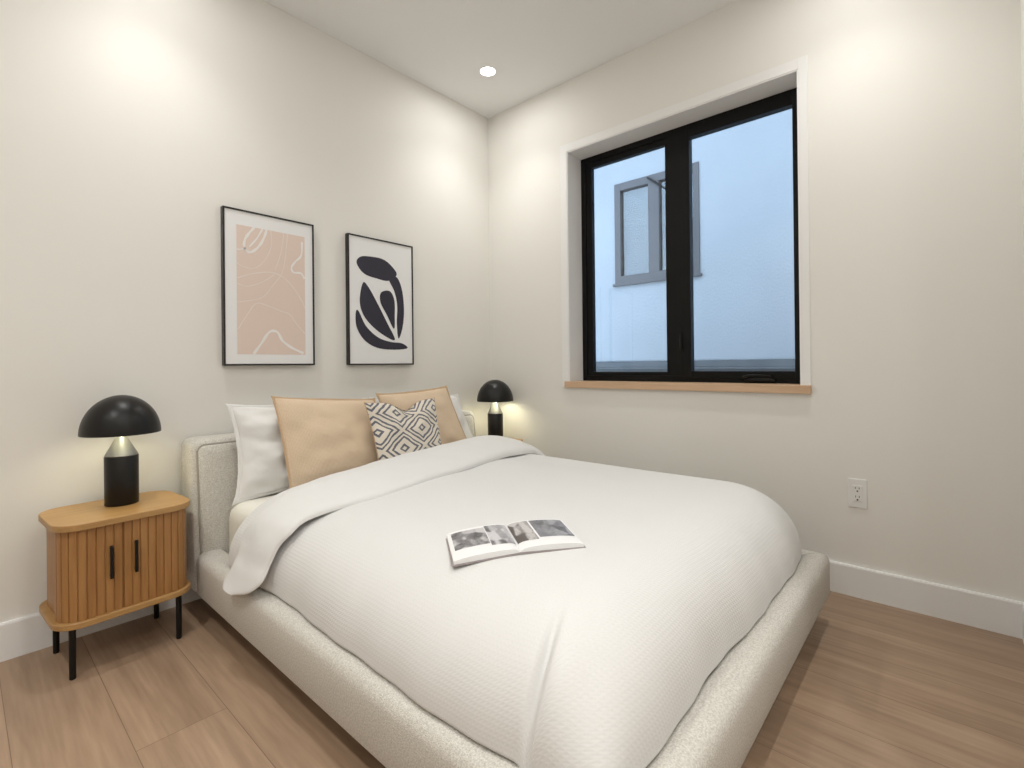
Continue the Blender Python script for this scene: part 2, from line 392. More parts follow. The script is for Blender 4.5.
# ------------------------------------------------------------------ ceiling downlights and added fill lights
DL = ['small round downlight recessed in the ceiling near the room corner', 'round downlight recessed in the ceiling above the left lamp',
      'round downlight recessed in the ceiling near the outlet wall end', 'round downlight recessed in the ceiling nearest the viewer',
      'added unseen fill light at the ceiling near the back wall', 'added unseen fill light at the ceiling of the entry corner', 'added unseen fill light at the ceiling of the entry recess']
for k, ((x, y), lab) in enumerate(zip(DOWNLIGHTS_AND_FILL, DL)):
    boost = 1.0 if k < 4 else 2.3  # the added fill lights are driven harder to flatten the room light
    t = thing('downlight_or_fill', lab, 'ceiling light', (x, y, H), group='recessed ceiling downlights')
    bm = BM(); lathe(bm, [(0.043, -0.001), (0.044, -0.004), (0.049, -0.004), (0.053, -0.0005), (0.053, 0.0), (0.043, 0.0), (0.043, -0.001)], 40)
    obj('trim_ring', bm, M['trim'], t)
    bm = BM(); lathe(bm, [(0.0435, -0.0006), (0.036, -0.0022), (0.0, -0.003)], 40)
    obj('lens', bm, M['downlight'], t)
    l = bpy.data.lights.new('downlight_beam', 'SPOT'); l.energy = SPOT_W*boost; l.color = SPOT_COL
    l.spot_size = radians(112); l.spot_blend = 1.0; l.shadow_soft_size = 0.045
    lo = bpy.data.objects.new('downlight_beam', l); C.objects.link(lo); lo.parent = t; lo.location = (0, 0, -0.012)
    l = bpy.data.lights.new('downlight_spill', 'AREA'); l.energy = WIDE_W*boost; l.color = SPOT_COL; l.shape = 'DISK'; l.size = 0.07
    lo = bpy.data.objects.new('downlight_spill', l); C.objects.link(lo); lo.parent = t; lo.location = (0, 0, -0.006)

# ------------------------------------------------------------------ bed
BX0, BX1, BYF, BYH, BZ0, BZ1 = -1.895, -0.312, -2.085, -0.205, 0.100, 0.264
bed = thing('bed', 'low platform bed upholstered in oatmeal woven fabric with padded headboard', 'bed', ((BX0+BX1)/2, -1.05, 0))
def rail_profile(wid, z0, z1, r=0.03):
    """section (a, z): a = 0 outer .. wid inner, soft outer top edge"""
    p = [(0.010, z0), (0.0, z0+0.012), (0.0, z1-r*1.2)]
    p += [(r*(1-cos(t*pi/2/6)), z1-r*1.2+r*1.2*sin(t*pi/2/6)-0.002) for t in range(1, 7)]
    p += [(wid*0.55, z1), (wid-0.012, z1-0.003), (wid, z1-0.014), (wid, z0)]
    return p
RW = 0.098
pr = rail_profile(RW, BZ0, BZ1)
def side_rail(xo, sgn):
    bm = BM()
    ys = [(BYH, 0.025), (BYH-0.008, 0.008), (BYH-0.03, 0.0)] + [(BYH-0.03-k*(BYH-0.03-BYF-0.001)/30, 0) for k in range(1, 31)]
    rings = []
    for y, sh in ys:
        r = []
        for a, z in pr:
            yy = y if y > BYF+0.2 else y
            # mitre at the foot corner
            ymin = BYF + a*0.9 + 0.0015
            r.append((xo + sgn*(a + sh*(1-a/RW)*0.6), max(y, ymin) if y < BYF+0.11 else y, z - sh*0.35*(1 if z > 0.2 else 0)))
        rings.append(r)
    loft(bm, rings); return bm
obj('side_rail', side_rail(BX0, 1), M['bed'], bed, True, angle=60)
obj('side_rail', side_rail(BX1, -1), M['bed'], bed, True, angle=60)
bm = BM(); rings = []
for k in range(31):
    f = k/30; r = []
    for a, z in pr:
        xa, xb = BX0 + a + 0.0015, BX1 - a - 0.0015
        r.append((xa+(xb-xa)*f, BYF + a*0.9, z))
    rings.append(r)
loft(bm, rings); obj('foot_rail', bm, M['bed'], bed, True, angle=60)
bm = BM(); box(bm, BX0+RW-0.005, BX1-RW+0.005, BYF+0.09, -0.195, 0.15, 0.185); obj('slat_deck', bm, M['piping'], bed, True, smooth=False)
for lx in (BX0+0.16, BX1-0.16):
    for ly in (-0.45, BYF+0.22):
        bm = BM(); lathe(bm, [(0.0, 0), (0.020, 0), (0.024, 0.15), (0.0, 0.15)], 16, (lx, ly, 0)); obj('leg', bm, M['black'], bed, True)
# headboard: a slab whose front leans back a little, front panel outlined by piping
HX0, HX1, HZ1 = -1.893, -0.305, 0.700
def rrect(x0, x1, z0, z1, r, n=8, bottom_round=False):
    p = []
    for cx, cz, a0 in ((x1-r, z1-r, 0), (x0+r, z1-r, 90)):
        p += [(cx+r*cos(radians(a0+90*k/n)), cz+r*sin(radians(a0+90*k/n))) for k in range(n+1)]
    p += [(x0, z0), (x1, z0)]
    return p
def yfront(z): return -0.152 - 0.045*max(0, (0.70-z)/0.44)
bm = BM(); rings = []
for inset, yy in ((0.014, -0.022), (0.004, -0.026), (0.0, -0.036), (0.0, None), (0.004, None), (0.018, None)):
    o = rrect(HX0+inset, HX1-inset, 0.11, HZ1-inset, 0.035)
    k = {0.0: 0.016, 0.004: 0.006, 0.018: 0.0}.get(inset, 0)
    rings.append([(x, yy if yy is not None else yfront(z)+k, z) for x, z in o])
loft(bm, rings); hb = obj('headboard', bm, M['bed'], bed, True, angle=50)
bm = BM(); rings = []
for inset, dy in ((0.026, 0.0015), (0.025, -0.008), (0.032, -0.014), (0.06, -0.017), (0.12, -0.018)):
    rings.append([(x, yfront(z)+dy, z) for x, z in rrect(HX0+inset, HX1-inset, 0.14, HZ1-inset, max(0.03-inset*0.1, 0.012))])
loft(bm, rings); obj('front_panel', bm, M['bed'], hb, True, angle=60)
o = rrect(HX0+0.0225, HX1-0.0225, 0.20, HZ1-0.0225, 0.032)
pp = [(x, yfront(z)-0.005, z) for x, z in o]; pp = [pp[-1]] + pp[:-1]
bm = BM(); tube(bm, pp, 0.0042, 8); obj('piping', bm, M['piping'], hb, True)

# mattress with fitted sheet
MX0, MX1, MYF, MYH, MZ0, MZ1 = -1.795, -0.412, -1.83, -0.222, 0.188, 0.446
bm = BM(); box(bm, MX0, MX1, MYF, MYH, MZ0, MZ1, 0.06, 5)
bmesh.ops.subdivide_edges(bm, edges=[e for e in bm.edges if e.calc_length() > 0.3], cuts=18, use_grid_fill=True)
for v in bm.verts:
    n = noise.noise(Vector((v.co.x*5, v.co.y*5, v.co.z*3))); v.co.z += 0.004*n if v.co.z > 0.3 else 0
    if v.co.x < MX0+0.02: v.co.x += 0.006*noise.noise(Vector((v.co.y*14, v.co.z*4, 3)))
props(obj('mattress', bm, M['sheet'], None, angle=70), 'mattress in a cream fitted sheet showing beside the left white pillow', 'mattress')

# ------------------------------------------------------------------ duvet
DX0, DX1, DYF, DYH, DZB = -1.858, -0.338, -2.022, -0.46, 0.272
def g(d, R, n=2.25):
    t = min(max(d/R, 0.0), 1.0); return (1-(1-t)**n)**(1/n)
def duvet_h(x, y):
    dl, dr, df = x-DX0, DX1-x, y-DYF
    h = g(dl, 0.33)*g(dr, 0.15)*g(df, 0.27)
    z = DZB + 0.243*h
    w = noise.noise(Vector((x*2.1, y*1.7, 1.3)))*0.012 + noise.noise(Vector((x*5.0, y*4.2, 7.7)))*0.005
    # soft ripples running down the long side
    side = exp(-((dl-0.14)/0.13)**2)
    w += side*0.0025*sin(y*17 + 2.2*sin(y*5.1)+x*9)
    z += w*min(1, 4*min(dl, dr, df))*h
    # crease where the foot drop folds over the left side at the corner
    cx, cy = x+1.83, y+1.868
    d = cy - 0.30*cx
    along = exp(-((dl-0.04)/0.085)**2)
    z += along*(0.020*exp(-((d+0.045)/0.035)**2) - 0.038*exp(-(d/0.011)**2))
    return z
def wobble(s, k): return 0.007*sin(s*5.5+k) + 0.0035*sin(s*13.0+2.1*k) + 0.0015*sin(s*37+k)
NU, NV = 220, 260
def warp(t): return 0.5-0.5*cos(pi*t)
P, UVs = [], []
for i in range(NU+1):
    u = i/NU; wu = 0.55*warp(u)+0.45*warp(warp(u)); row, ur = [], []
    for j in range(NV+1):
        v = j/NV; wv = 1-cos(pi/2*v); wv = 0.5*wv+0.5*(1-cos(pi/2*wv))
        U, V = 2*wu-1, 1-wv               # V = 1 at the foot
        x = DX0+(DX1-DX0)*wu; y = DYF+(DYH-DYF)*wv
        z = duvet_h(x, y)
        V2 = 2*abs(V-0.5) if V > 0.5 else 0
        cxm, hx = (DX0+DX1)/2, (DX1-DX0)/2
        x = cxm + (x-cxm)*(1-0.022*V**16)
        y = y + 0.022*abs(U)**16*(1-wv)**3
        el = exp(-((wu)/0.03)); er = exp(-((1-wu)/0.03)); ef = exp(-(wv/0.03))
        x += el*wobble(y, 0.4) - er*wobble(y, 1.7); y += ef*wobble(x, 2.9)
        row.append((x, y, z)); 
        ur.append((0, 0))
    P.append(row); UVs.append(ur)
# arc-length uv in metres so the waffle cells stay square
for i in range(NU+1):
    s = 0
    for j in range(NV+1):
        if j: s += (Vector(P[i][j])-Vector(P[i][j-1])).length
        UVs[i][j] = [0, s]
for j in range(NV+1):
    s = 0
    for i in range(NU+1):
        if i: s += (Vector(P[i][j])-Vector(P[i-1][j])).length
        UVs[i][j] = (s, UVs[i][j][1])
bm = BM(); V = grid(bm, P, UVs)
# lip curling under at the two sides and the foot, then a closed underside
border = [V[0][j] for j in range(NV, -1, -1)] + [V[i][0] for i in range(1, NU+1)] + [V[NU][j] for j in range(1, NV+1)]
c0 = Vector(((DX0+DX1)/2, (DYF+DYH)/2, 0)); prev = border
L = bm.loops.layers.uv.verify()
for inset, dz in ((0.010, -0.006), (0.035, -0.0065), (0.10, -0.002)):
    nxt = []
    for k, v in enumerate(border):
        d = Vector((0, 0, 0))
        if k <= NV: d.x += 1
        if k >= NV and k <= NV+NU: d.y += 1
        if k >= NV+NU: d.x -= 1
        p = v.co + d*inset; p.z = v.co.z+dz; nxt.append(bm.verts.new(p))
    for a, b, c, e in zip(prev, prev[1:], nxt[1:], nxt): bm.faces.new((a, b, c, e))
    prev = nxt
duvet = obj('duvet', bm, M['waffle'], None, angle=180)
props(duvet, 'puffy white waffle-weave duvet spread over the bed', 'duvet')

# the plain top end of the duvet turned back over itself
keys = [  # x, z of the bed surface, y head edge, y fold edge, thickness
    (-1.928, 0.254, -0.625, -0.695, 0.010), (-1.905, 0.284, -0.600, -0.790, 0.018), (-1.868, 0.345, -0.595, -0.825, 0.028),
    (-1.830, 0.425, -0.600, -0.840, 0.036), (-1.765, 0.478, -0.605, -0.850, 0.044), (-1.640, 0.502, -0.560, -0.875, 0.054),
    (-1.430, 0.512, -0.500, -0.880, 0.062), (-1.080, 0.516, -0.440, -0.810, 0.070), (-0.800, 0.518, -0.410, -0.760, 0.082),
    (-0.580, 0.517, -0.400, -0.740, 0.092), (-0.450, 0.508, -0.410, -0.735, 0.088), (-0.370, 0.480, -0.440, -0.750, 0.070),
    (-0.332, 0.410, -0.480, -0.775, 0.050), (-0.322, 0.330, -0.520, -0.795, 0.030)]
bm = BM(); rings = []; NS, NT = 150, 48
for i in range(NS+1):
    t = i/NS*(len(keys)-1)
    x, z, yh, ye, th = catmull(keys, t); x2, z2, *_ = catmull(keys, min(t+0.02, len(keys)-1)); x1, z1, *_ = catmull(keys, max(t-0.02, 0))
    tx, tz = x2-x1, z2-z1; ll = sqrt(tx*tx+tz*tz); nx, nz = -tz/ll, tx/ll
    ring_ = []
    ye += 0.006*sin(t*3.1)+0.002*sin(t*6.7); yh += 0.010*sin(t*2.9)
    for k in range(NT):
        a = 2*pi*k/NT; ca, sa = cos(a), sin(a)
        f = 0.5-0.5*(abs(ca)**0.75)*(1 if ca > 0 else -1)            # 0 head .. 1 fold edge
        y = yh+(ye-yh)*f
        up = th*(abs(sa)**0.7)*(1.0-0.42*f) if sa > 0 else -0.022*(abs(sa)**0.7)*(1-f)
        wr = 0.006*noise.noise(Vector((x*7+z*6, y*11, 2.2)))+0.004*noise.noise(Vector((x*16+z*12, y*8, 5)))
        if sa > 0: up += wr*min(1, th/0.03)*sa
        ring_.append((x+nx*up, y, z+nz*up+0.002))
    rings.append(ring_)
loft(bm, rings)
obj('turned_back_fold', bm, M['fold'], duvet, angle=80)

# ------------------------------------------------------------------ pillows and cushions
def cushion(name, corners, thick, m, label, cat, group=None, bow=0.05, ear=0.0, seed=0, notch=0.0, edge=None, sag=0.0, n=44, crumple=0.006):
    """corners TL, TR, BR, BL in world space; pillow swelling along the face normal"""
    TL, TR, BR, BL = [Vector(c) for c in corners]
    nrm = ((TR-TL).cross(BL-TL)).normalized()          # points to the room side (-y)
    if nrm.y > 0: nrm = -nrm
    base = Vector(((TL.x+TR.x+BR.x+BL.x)/4, (TL.y+TR.y+BR.y+BL.y)/4, min(BL.z, BR.z)-0.01))
    root = thing(name, label, cat, tuple(base), 0, group)
    def pt(u, v, s):
        # u, v in -1..1, sides bow inwards between the corners
        bu = 1-bow*(1-v*v)*abs(u)**2*1.0; bv = 1-bow*(1-u*u)*abs(v)**2
        uu, vv = u*bu, v*bv
        a, b = (uu+1)/2, (1-vv)/2
        p = TL*(1-a)*(1-b)+TR*a*(1-b)+BR*a*b+BL*(1-a)*b
        t = ((1-u**4)*(1-v**4))**0.55 * (0.75+0.25*(1-u*u)*(1-v*v))
        t *= 1 + sag*(-v)*0.5
        d = thick*t
        q = p + nrm*d*s
        w = crumple*noise.noise(Vector((u*2.6+seed, v*2.6, s*2)))*3*t + crumple*0.8*noise.noise(Vector((u*6+seed, v*6-seed, s)))*t
        q += nrm*w*s
        if notch and v > -0.2:
            k = exp(-((u-0.06)/0.30)**2)*max(0, (v+0.2)/1.2)**2
            q.z -= notch*k; q += nrm*(-0.25*notch*k)*s
        return q
    bm = BM()
    for s in (1, -1):
        Pn = [[pt(sin(pi/2*(2*i/n-1)), sin(pi/2*(2*j/n-1)), s) for j in range(n+1)] for i in range(n+1)]
        uv = [[((sin(pi/2*(2*i/n-1))+1)/2, (1-sin(pi/2*(2*j/n-1)))/2) for j in range(n+1)] for i in range(n+1)]
        if m.get('metric'):
            wd, ht = (TR-TL).length, (BL-TL).length
            uv = [[(a*wd, b*ht) for a, b in r] for r in uv]
        grid(bm, Pn, uv)
    bmesh.ops.remove_doubles(bm, verts=bm.verts, dist=0.0003)
    obj('pillow_body' if cat == 'pillow' else 'cushion_body', bm, m, root, True, angle=180)
    # seam edge with little corner ears
    ring_ = []
    for a, b, fx in (((-1, 1), (1, 1), 0), ((1, 1), (1, -1), 1), ((1, -1), (-1, -1), 2), ((-1, -1), (-1, 1), 3)):
        for k in range(24):
            f = k/24; f = 0.5-0.5*cos(pi*f) if False else f
            u, v = a[0]+(b[0]-a[0])*f, a[1]+(b[1]-a[1])*f
            ring_.append((u, v))
    if edge:
        em, er, ew = edge
        bm = BM(); rr = []
        cen = (TL+TR+BR+BL)/4
        for u, v in ring_:
            p = pt(u, v, 0); corner = (abs(u)*abs(v))**8
            d = (p-cen).normalized(); r = er
            wv = ew*(1+0.8*corner)+0.002*noise.noise(Vector((u*9, v*9, seed)))
            rr.append([p - d*0.004 + nrm*r*0.6, p + d*wv*0.6 + nrm*r, p + d*wv, p + d*wv*0.6 - nrm*r, p - d*0.004 - nrm*r*0.6])
        rr.append(rr[0]); loft(bm, rr, True, False)
        bmesh.ops.remove_doubles(bm, verts=bm.verts, dist=0.0001)
        obj('seam_edge', bm, em, root, True, angle=70)
    return root

M['tan']['metric'] = 1
cushion('bed_pillow', [(-1.757, -0.195, 0.830), (-1.14, -0.195, 0.818), (-1.10, -0.270, 0.454), (-1.762, -0.275, 0.450)], 0.052, M['pillow'],
        'white pillow standing against the headboard at its left end', 'pillow', 'white pillows against the headboard', 0.085, seed=1.3, edge=(M['pillow'], 0.004, 0.014), crumple=0.011, n=60)
cushion('bed_pillow', [(-1.09, -0.195, 0.822), (-0.502, -0.195, 0.805), (-0.375, -0.265, 0.454), (-1.04, -0.270, 0.454)], 0.048, M['pillow'],
        'white pillow mostly hidden behind the right tan cushion', 'pillow', 'white pillows against the headboard', 0.045, seed=4.1, edge=(M['pillow'], 0.004, 0.012), crumple=0.008)
cushion('square_cushion', [(-1.612, -0.270, 0.860), (-1.125, -0.270, 0.822), (-1.080, -0.365, 0.458), (-1.582, -0.368, 0.458)], 0.045, M['tan'],
        'tan linen cushion leaning in front of the left white pillow', 'cushion', 'tan linen cushions on the bed', 0.035, seed=2.2, edge=(M['tan_edge'], 0.003, 0.009), crumple=0.004)
cushion('square_cushion', [(-1.092, -0.260, 0.845), (-0.637, -0.255, 0.864), (-0.485, -0.325, 0.458), (-1.020, -0.350, 0.458)], 0.042, M['tan'],
        'tan linen cushion leaning behind the patterned cushion', 'cushion', 'tan linen cushions on the bed', 0.045, seed=8.2, edge=(M['tan_edge'], 0.003, 0.010), crumple=0.004)

def diamonds():
    m = bpy.data.materials.new('diamond_weave'); m.use_nodes = True
    nt = m.node_tree; b = nt.nodes['Principled BSDF']; L = nt.links.new; b.inputs['Roughness'].default_value = 0.95
    def math_(op, a, c=None, d=None):
        n = nt.nodes.new('ShaderNodeMath'); n.operation = op
        for i, q in enumerate((a, c, d)):
            if q is None: continue
            if isinstance(q, (int, float)): n.inputs[i].default_value = q
            else: L(q, n.inputs[i])
        return n.outputs[0]
    tc = nt.nodes.new('ShaderNodeTexCoord')
    nz = nt.nodes.new('ShaderNodeTexNoise'); nz.inputs['Scale'].default_value = 7; L(tc.outputs['UV'], nz.inputs['Vector'])
    vm = nt.nodes.new('ShaderNodeVectorMath'); vm.operation = 'MULTIPLY_ADD'; L(nz.outputs['Color'], vm.inputs[0]); vm.inputs[1].default_value = (0.05, 0.05, 0); L(tc.outputs['UV'], vm.inputs[2])
    sp = nt.nodes.new('ShaderNodeSeparateXYZ'); L(vm.outputs[0], sp.inputs[0])
    u = math_('SUBTRACT', sp.outputs[0], 0.665); v = math_('SUBTRACT', sp.outputs[1], 0.44)
    us, vs = math_('DIVIDE', u, 0.60), math_('DIVIDE', v, 0.52)
    p = math_('ADD', math_('ADD', us, vs), 0.5); q = math_('ADD', math_('SUBTRACT', us, vs), 0.5)
    fp = math_('ABSOLUTE', math_('SUBTRACT', math_('FRACT', p), 0.5)); fq = math_('ABSOLUTE', math_('SUBTRACT', math_('FRACT', q), 0.5))
    c = math_('MAXIMUM', fp, fq)
    tot = None
    for lo, hi in ((0.055, 0.115), (0.262, 0.322), (0.388, 0.446)):
        s = math_('MULTIPLY', math_('GREATER_THAN', c, lo), math_('LESS_THAN', c, hi))
        tot = s if tot is None else math_('MAXIMUM', tot, s)
    n2 = nt.nodes.new('ShaderNodeTexNoise'); n2.inputs['Scale'].default_value = 90; L(tc.outputs['UV'], n2.inputs['Vector'])
    br = math_('GREATER_THAN', n2.outputs['Fac'], 0.36)
    fac = math_('MULTIPLY', tot, math_('ADD', math_('MULTIPLY', br, 0.35), 0.62))
    mx = nt.nodes.new('ShaderNodeMixRGB'); mx.inputs[1].default_value = (0.80, 0.735, 0.635, 1); mx.inputs[2].default_value = (0.13, 0.135, 0.175, 1)
    L(fac, mx.inputs[0]); L(mx.outputs[0], b.inputs['Base Color'])
    bp = nt.nodes.new('ShaderNodeBump'); bp.inputs['Distance'].default_value = 0.004; bp.inputs['Strength'].default_value = 0.7
    L(math_('ADD', tot, n2.outputs['Fac']), bp.inputs['Height']); L(bp.outputs[0], b.inputs['Normal'])
    return m
M['diamond'] = diamonds()
cushion('patterned_cushion', [(-1.247, -0.385, 0.820), (-0.826, -0.380, 0.818), (-0.802, -0.440, 0.480), (-1.205, -0.452, 0.470)], 0.045, M['diamond'],
        'small cream cushion woven with blue-grey concentric diamonds', 'cushion', None, 0.05, seed=5.5, notch=0.045, edge=(M['tan_edge'], 0.002, 0.003))

# ------------------------------------------------------------------ open book
BKZ = 0.0
bl, br_, tl_ = Vector((-1.708, -1.512, 0)), Vector((-1.425, -1.715, 0)), Vector((-1.552, -1.322, 0))
def bed_z(x, y): return duvet_h(x, y)
ux = (br_-bl); bw = ux.length; ux.normalize(); uy = Vector((-ux.y, ux.x, 0)); bh = 0.185
corners = [bl, br_, bl+uy*bh, br_+uy*bh]
cb = (corners[0]+corners[3])/2
zs = [duvet_h((bl+ux*a*bw+uy*b_*bh).x, (bl+ux*a*bw+uy*b_*bh).y) for a in (0, .25, .5, .75, 1) for b_ in (0, .5, 1)]
# plane through the duvet under the book, resting on its high points
z0 = sum(zs)/len(zs); sx = (sum(zs[12:])-sum(zs[:3]))/3/bw; sy = (sum(zs[2::3])-sum(zs[0::3]))/5/bh
zl, zm, zr = sum(zs[0:3])/3, sum(zs[6:9])/3, sum(zs[12:15])/3
book = thing('open_book', 'open photo book lying face up on the white duvet', 'book', (cb.x, cb.y, z0))
def bkp(a, b_, h):
    q = bl+ux*(a*bw)+uy*(b_*bh)
    za = zl+(zm-zl)*a*2 if a < 0.5 else zm+(zr-zm)*(a-0.5)*2      # each half rests on the duvet
    return Vector((q.x, q.y, za + sy*(b_-0.5)*bh + 0.0032 + h))
def page_h(a):      # height of the top page across the spread, gutter at a = .5
    d = abs(a-0.5)*2
    return 0.0050 + 0.0135*(d**0.42)*(1-d)**0.35*1.5 + 0.002*(1-d) - 0.0028*exp(-(d/0.07)**2)
bm = BM(); n = 24
rings = []
for a in [i/n for i in range(n+1)]:
    hh = 0.0
    rings.append([bkp(a, -0.02, hh), bkp(a, 1.02, hh), bkp(a, 1.02, hh+0.003), bkp(a, -0.02, hh+0.003)])
loft(bm, rings); obj('book_cover', bm, M['cover'], book, True, angle=50)
def spread(a0, a1):
    bm = BM(); rings = []
    for i in range(31):
        a = a0+(a1-a0)*i/30
        rings.append([bkp(a, 0.0, 0.0035), bkp(a, 1.0, 0.0035), bkp(a, 1.0, page_h(a)), bkp(a, 0.0, page_h(a))])
    loft(bm, rings); return bm
obj('page_block', spread(0.012, 0.5), M['paper'], book, True, angle=50)
obj('page_block', spread(0.5, 0.988), M['paper'], book, True, angle=50)
def photo_mat(name, stops, scale, dist, seed, stretch=(1, 1, 1)):
    m = bpy.data.materials.new(name); m.use_nodes = True; nt = m.node_tree; b = nt.nodes['Principled BSDF']; L = nt.links.new
    b.inputs['Roughness'].default_value = 0.4
    tc = nt.nodes.new('ShaderNodeTexCoord'); mp = nt.nodes.new('ShaderNodeMapping'); mp.inputs['Location'].default_value = (seed, seed*1.7, 0); mp.inputs['Scale'].default_value = stretch
    L(tc.outputs['UV'], mp.inputs['Vector'])
    v = nt.nodes.new('ShaderNodeTexVoronoi'); v.feature = 'SMOOTH_F1'; v.inputs['Scale'].default_value = scale; v.inputs['Smoothness'].default_value = 0.3
    nz = nt.nodes.new('ShaderNodeTexNoise'); nz.inputs['Scale'].default_value = scale*1.4; nz.inputs['Distortion'].default_value = dist
    L(mp.outputs[0], v.inputs['Vector']); L(mp.outputs[0], nz.inputs['Vector'])
    sv = nt.nodes.new('ShaderNodeSeparateColor'); L(v.outputs['Color'], sv.inputs[0])
    mx = nt.nodes.new('ShaderNodeMixRGB'); mx.inputs[0].default_value = 0.45; L(sv.outputs[0], mx.inputs[1]); L(nz.outputs['Fac'], mx.inputs[2])
    cr = nt.nodes.new('ShaderNodeValToRGB'); e = cr.color_ramp.elements
    e[0].position, e[0].color = stops[0][0], (*stops[0][1], 1); e[1].position, e[1].color = stops[-1][0], (*stops[-1][1], 1)
    for p_, c_ in stops[1:-1]:
        q = e.new(p_); q.color = (*c_, 1)
    L(mx.outputs[0], cr.inputs[0]); L(cr.outputs[0], b.inputs['Base Color']); return m
def photo(a0, a1, b0, b1, m):
    bm = BM(); Pn = [[bkp(a0+(a1-a0)*i/16, b0+(b1-b0)*j/4, page_h(a0+(a1-a0)*i/16)+0.0004) for j in range(5)] for i in range(17)]
    grid(bm, Pn, [[(i/16, j/4) for j in range(5)] for i in range(17)])
    obj('printed_photo', bm, m, book, True, recalc=False)
photo(0.04, 0.305, 0.30, 0.93, photo_mat('photo_a', [(0.25, (0.09, 0.085, 0.09)), (0.45, (0.30, 0.29, 0.30)), (0.7, (0.58, 0.56, 0.57))], 3.2, 1.2, 0.3))
photo(0.31, 0.492, 0.22, 0.97, photo_mat('photo_b', [(0.25, (0.10, 0.095, 0.10)), (0.5, (0.42, 0.41, 0.43)), (0.7, (0.62, 0.60, 0.62))], 2.6, 1.5, 2.3))
photo(0.508, 0.675, 0.22, 0.97, photo_mat('photo_c', [(0.28, (0.10, 0.085, 0.08)), (0.5, (0.24, 0.215, 0.21)), (0.72, (0.55, 0.53, 0.53))], 2.4, 1.4, 5.1))
photo(0.69, 0.972, 0.28, 0.97, photo_mat('photo_d', [(0.25, (0.10, 0.10, 0.115)), (0.5, (0.24, 0.24, 0.265)), (0.75, (0.40, 0.40, 0.43))], 2.4, 0.8, 7.7, (1.4, 1, 1)))

# ------------------------------------------------------------------ nightstands
def rr_outline(hw, hd, r, n=10):
    p = []
    for cx, cy, a0 in ((hw-r, hd-r, 0), (-hw+r, hd-r, 90), (-hw+r, -hd+r, 180), (hw-r, -hd+r, 270)):
        p += [(cx+r*cos(radians(a0+90*k/n)), cy+r*sin(radians(a0+90*k/n))) for k in range(n+1)]
    return p
def slab(hw, hd, r, z0, z1, bev=0.0018):
    bm = BM()
    loft(bm, [[(x, y, z) for x, y in rr_outline(hw-i, hd-i, r-i)] for i, z in ((bev, z0), (0, z0+bev), (0, z1-bev), (bev, z1))]); return bm
def path_front(hw, hd, r, sgn, mid, n=24):
    """front half of the body outline, from the middle of the front to behind the rounded corner"""
    s0 = sgn*mid + 0.0015
    pts = [(s0, -hd)]
    L1 = hw-r; k = max(int((L1-s0)/0.004), 4)
    pts += [(s0+(L1-s0)*i/k, -hd) for i in range(1, k+1)]
    pts += [(hw-r+r*sin(radians(90*i/n)), -hd+r-r*cos(radians(90*i/n))) for i in range(1, n+1)]
    pts += [(hw, -hd+r+0.004*i) for i in range(1, 4)]
    return [(sgn*x, y) for x, y in pts]
def nightstand(loc, rz, hw, hd, r, label, slat=0.0235, mid=0.0):
    t = thing('nightstand', label, 'nightstand', loc, rz, 'wooden nightstands beside the bed')
    ZB, ZT = 0.168, 0.498
    obj('tabletop', slab(hw, hd, r, ZT-0.021, ZT), M['oak_top'], t, angle=25)
    obj('bottom_panel', slab(hw, hd, r, ZB, ZB+0.019), M['oak_top'], t, angle=25)
    bm = BM(); loft(bm, [[(x, y, z) for x, y in rr_outline(hw-0.020, hd-0.020, r-0.020)] for z in (ZB+0.019, ZT-0.021)])
    obj('carcass', bm, M['oak'], t, angle=50)
    for sgn in (-1, 1):
        path = path_front(hw-0.013, hd-0.013, r-0.013, sgn, mid)
        # resample and cut v grooves between the slats
        s = 0; acc = [0]
        for a, b in zip(path, path[1:]): s += sqrt((b[0]-a[0])**2+(b[1]-a[1])**2); acc.append(s)
        ns = round(s/slat); st = s/ns; out = []
        marks = []
        for k in range(ns):
            marks += [(k*st+0.0008, -0.0035), (k*st+0.0024, 0.0)] + [(k*st+0.0024+(st-0.0048)*q/3, 0.0) for q in (1, 2)] + [(k*st+st-0.0024, 0.0), (k*st+st-0.0008, -0.0035)]
        outer, inner = [], []
        for m_, off in marks:
            i = 0
            while i < len(acc)-2 and acc[i+1] < m_: i += 1
            f = (m_-acc[i])/(acc[i+1]-acc[i]); a, b = path[i], path[i+1]
            tx, ty = b[0]-a[0], b[1]-a[1]; ll = sqrt(tx*tx+ty*ty); nx, ny = sgn*ty/ll, -sgn*tx/ll
            px, py = a[0]+tx*f, a[1]+ty*f
            outer.append((px+nx*off, py+ny*off)); inner.append((px-nx*0.006, py-ny*0.006))
        bm = BM(); sec = outer+inner[::-1]
        loft(bm, [[(x, y, z) for x, y in sec] for z in (ZB+0.0195, ZT-0.0215)])
        d = obj('door', bm, M['oak'], t, smooth=False)
        hx = mid+sgn*0.0335
        bm = BM(); box(bm, hx-0.0045, hx+0.0045, -hd+0.013-0.018, -hd+0.013-0.009, 0.300, 0.408, 0.0015)
        for hz in (0.310, 0.398): box(bm, hx-0.003, hx+0.003, -hd+0.013-0.011, -hd+0.0135, hz-0.003, hz+0.003)
        obj('handle', bm, M['black'], d, smooth=False)
    lx, ly = hw-0.047, hd-0.043
    for sx_, sy_ in ((-1, -1), (1, -1), (-1, 1), (1, 1)):
        bm = BM(); lathe(bm, [(0, 0), (0.0075, 0), (0.009, 0.004), (0.0095, ZB), (0, ZB)], 16, (sx_*lx, sy_*ly, 0)); obj('leg', bm, M['black'], t)
    return t
nightstand((-2.130, -0.196, 0), radians(3.5), 0.195, 0.163, 0.078, 'oak tambour nightstand with black legs in front of the left wall', mid=-0.022)
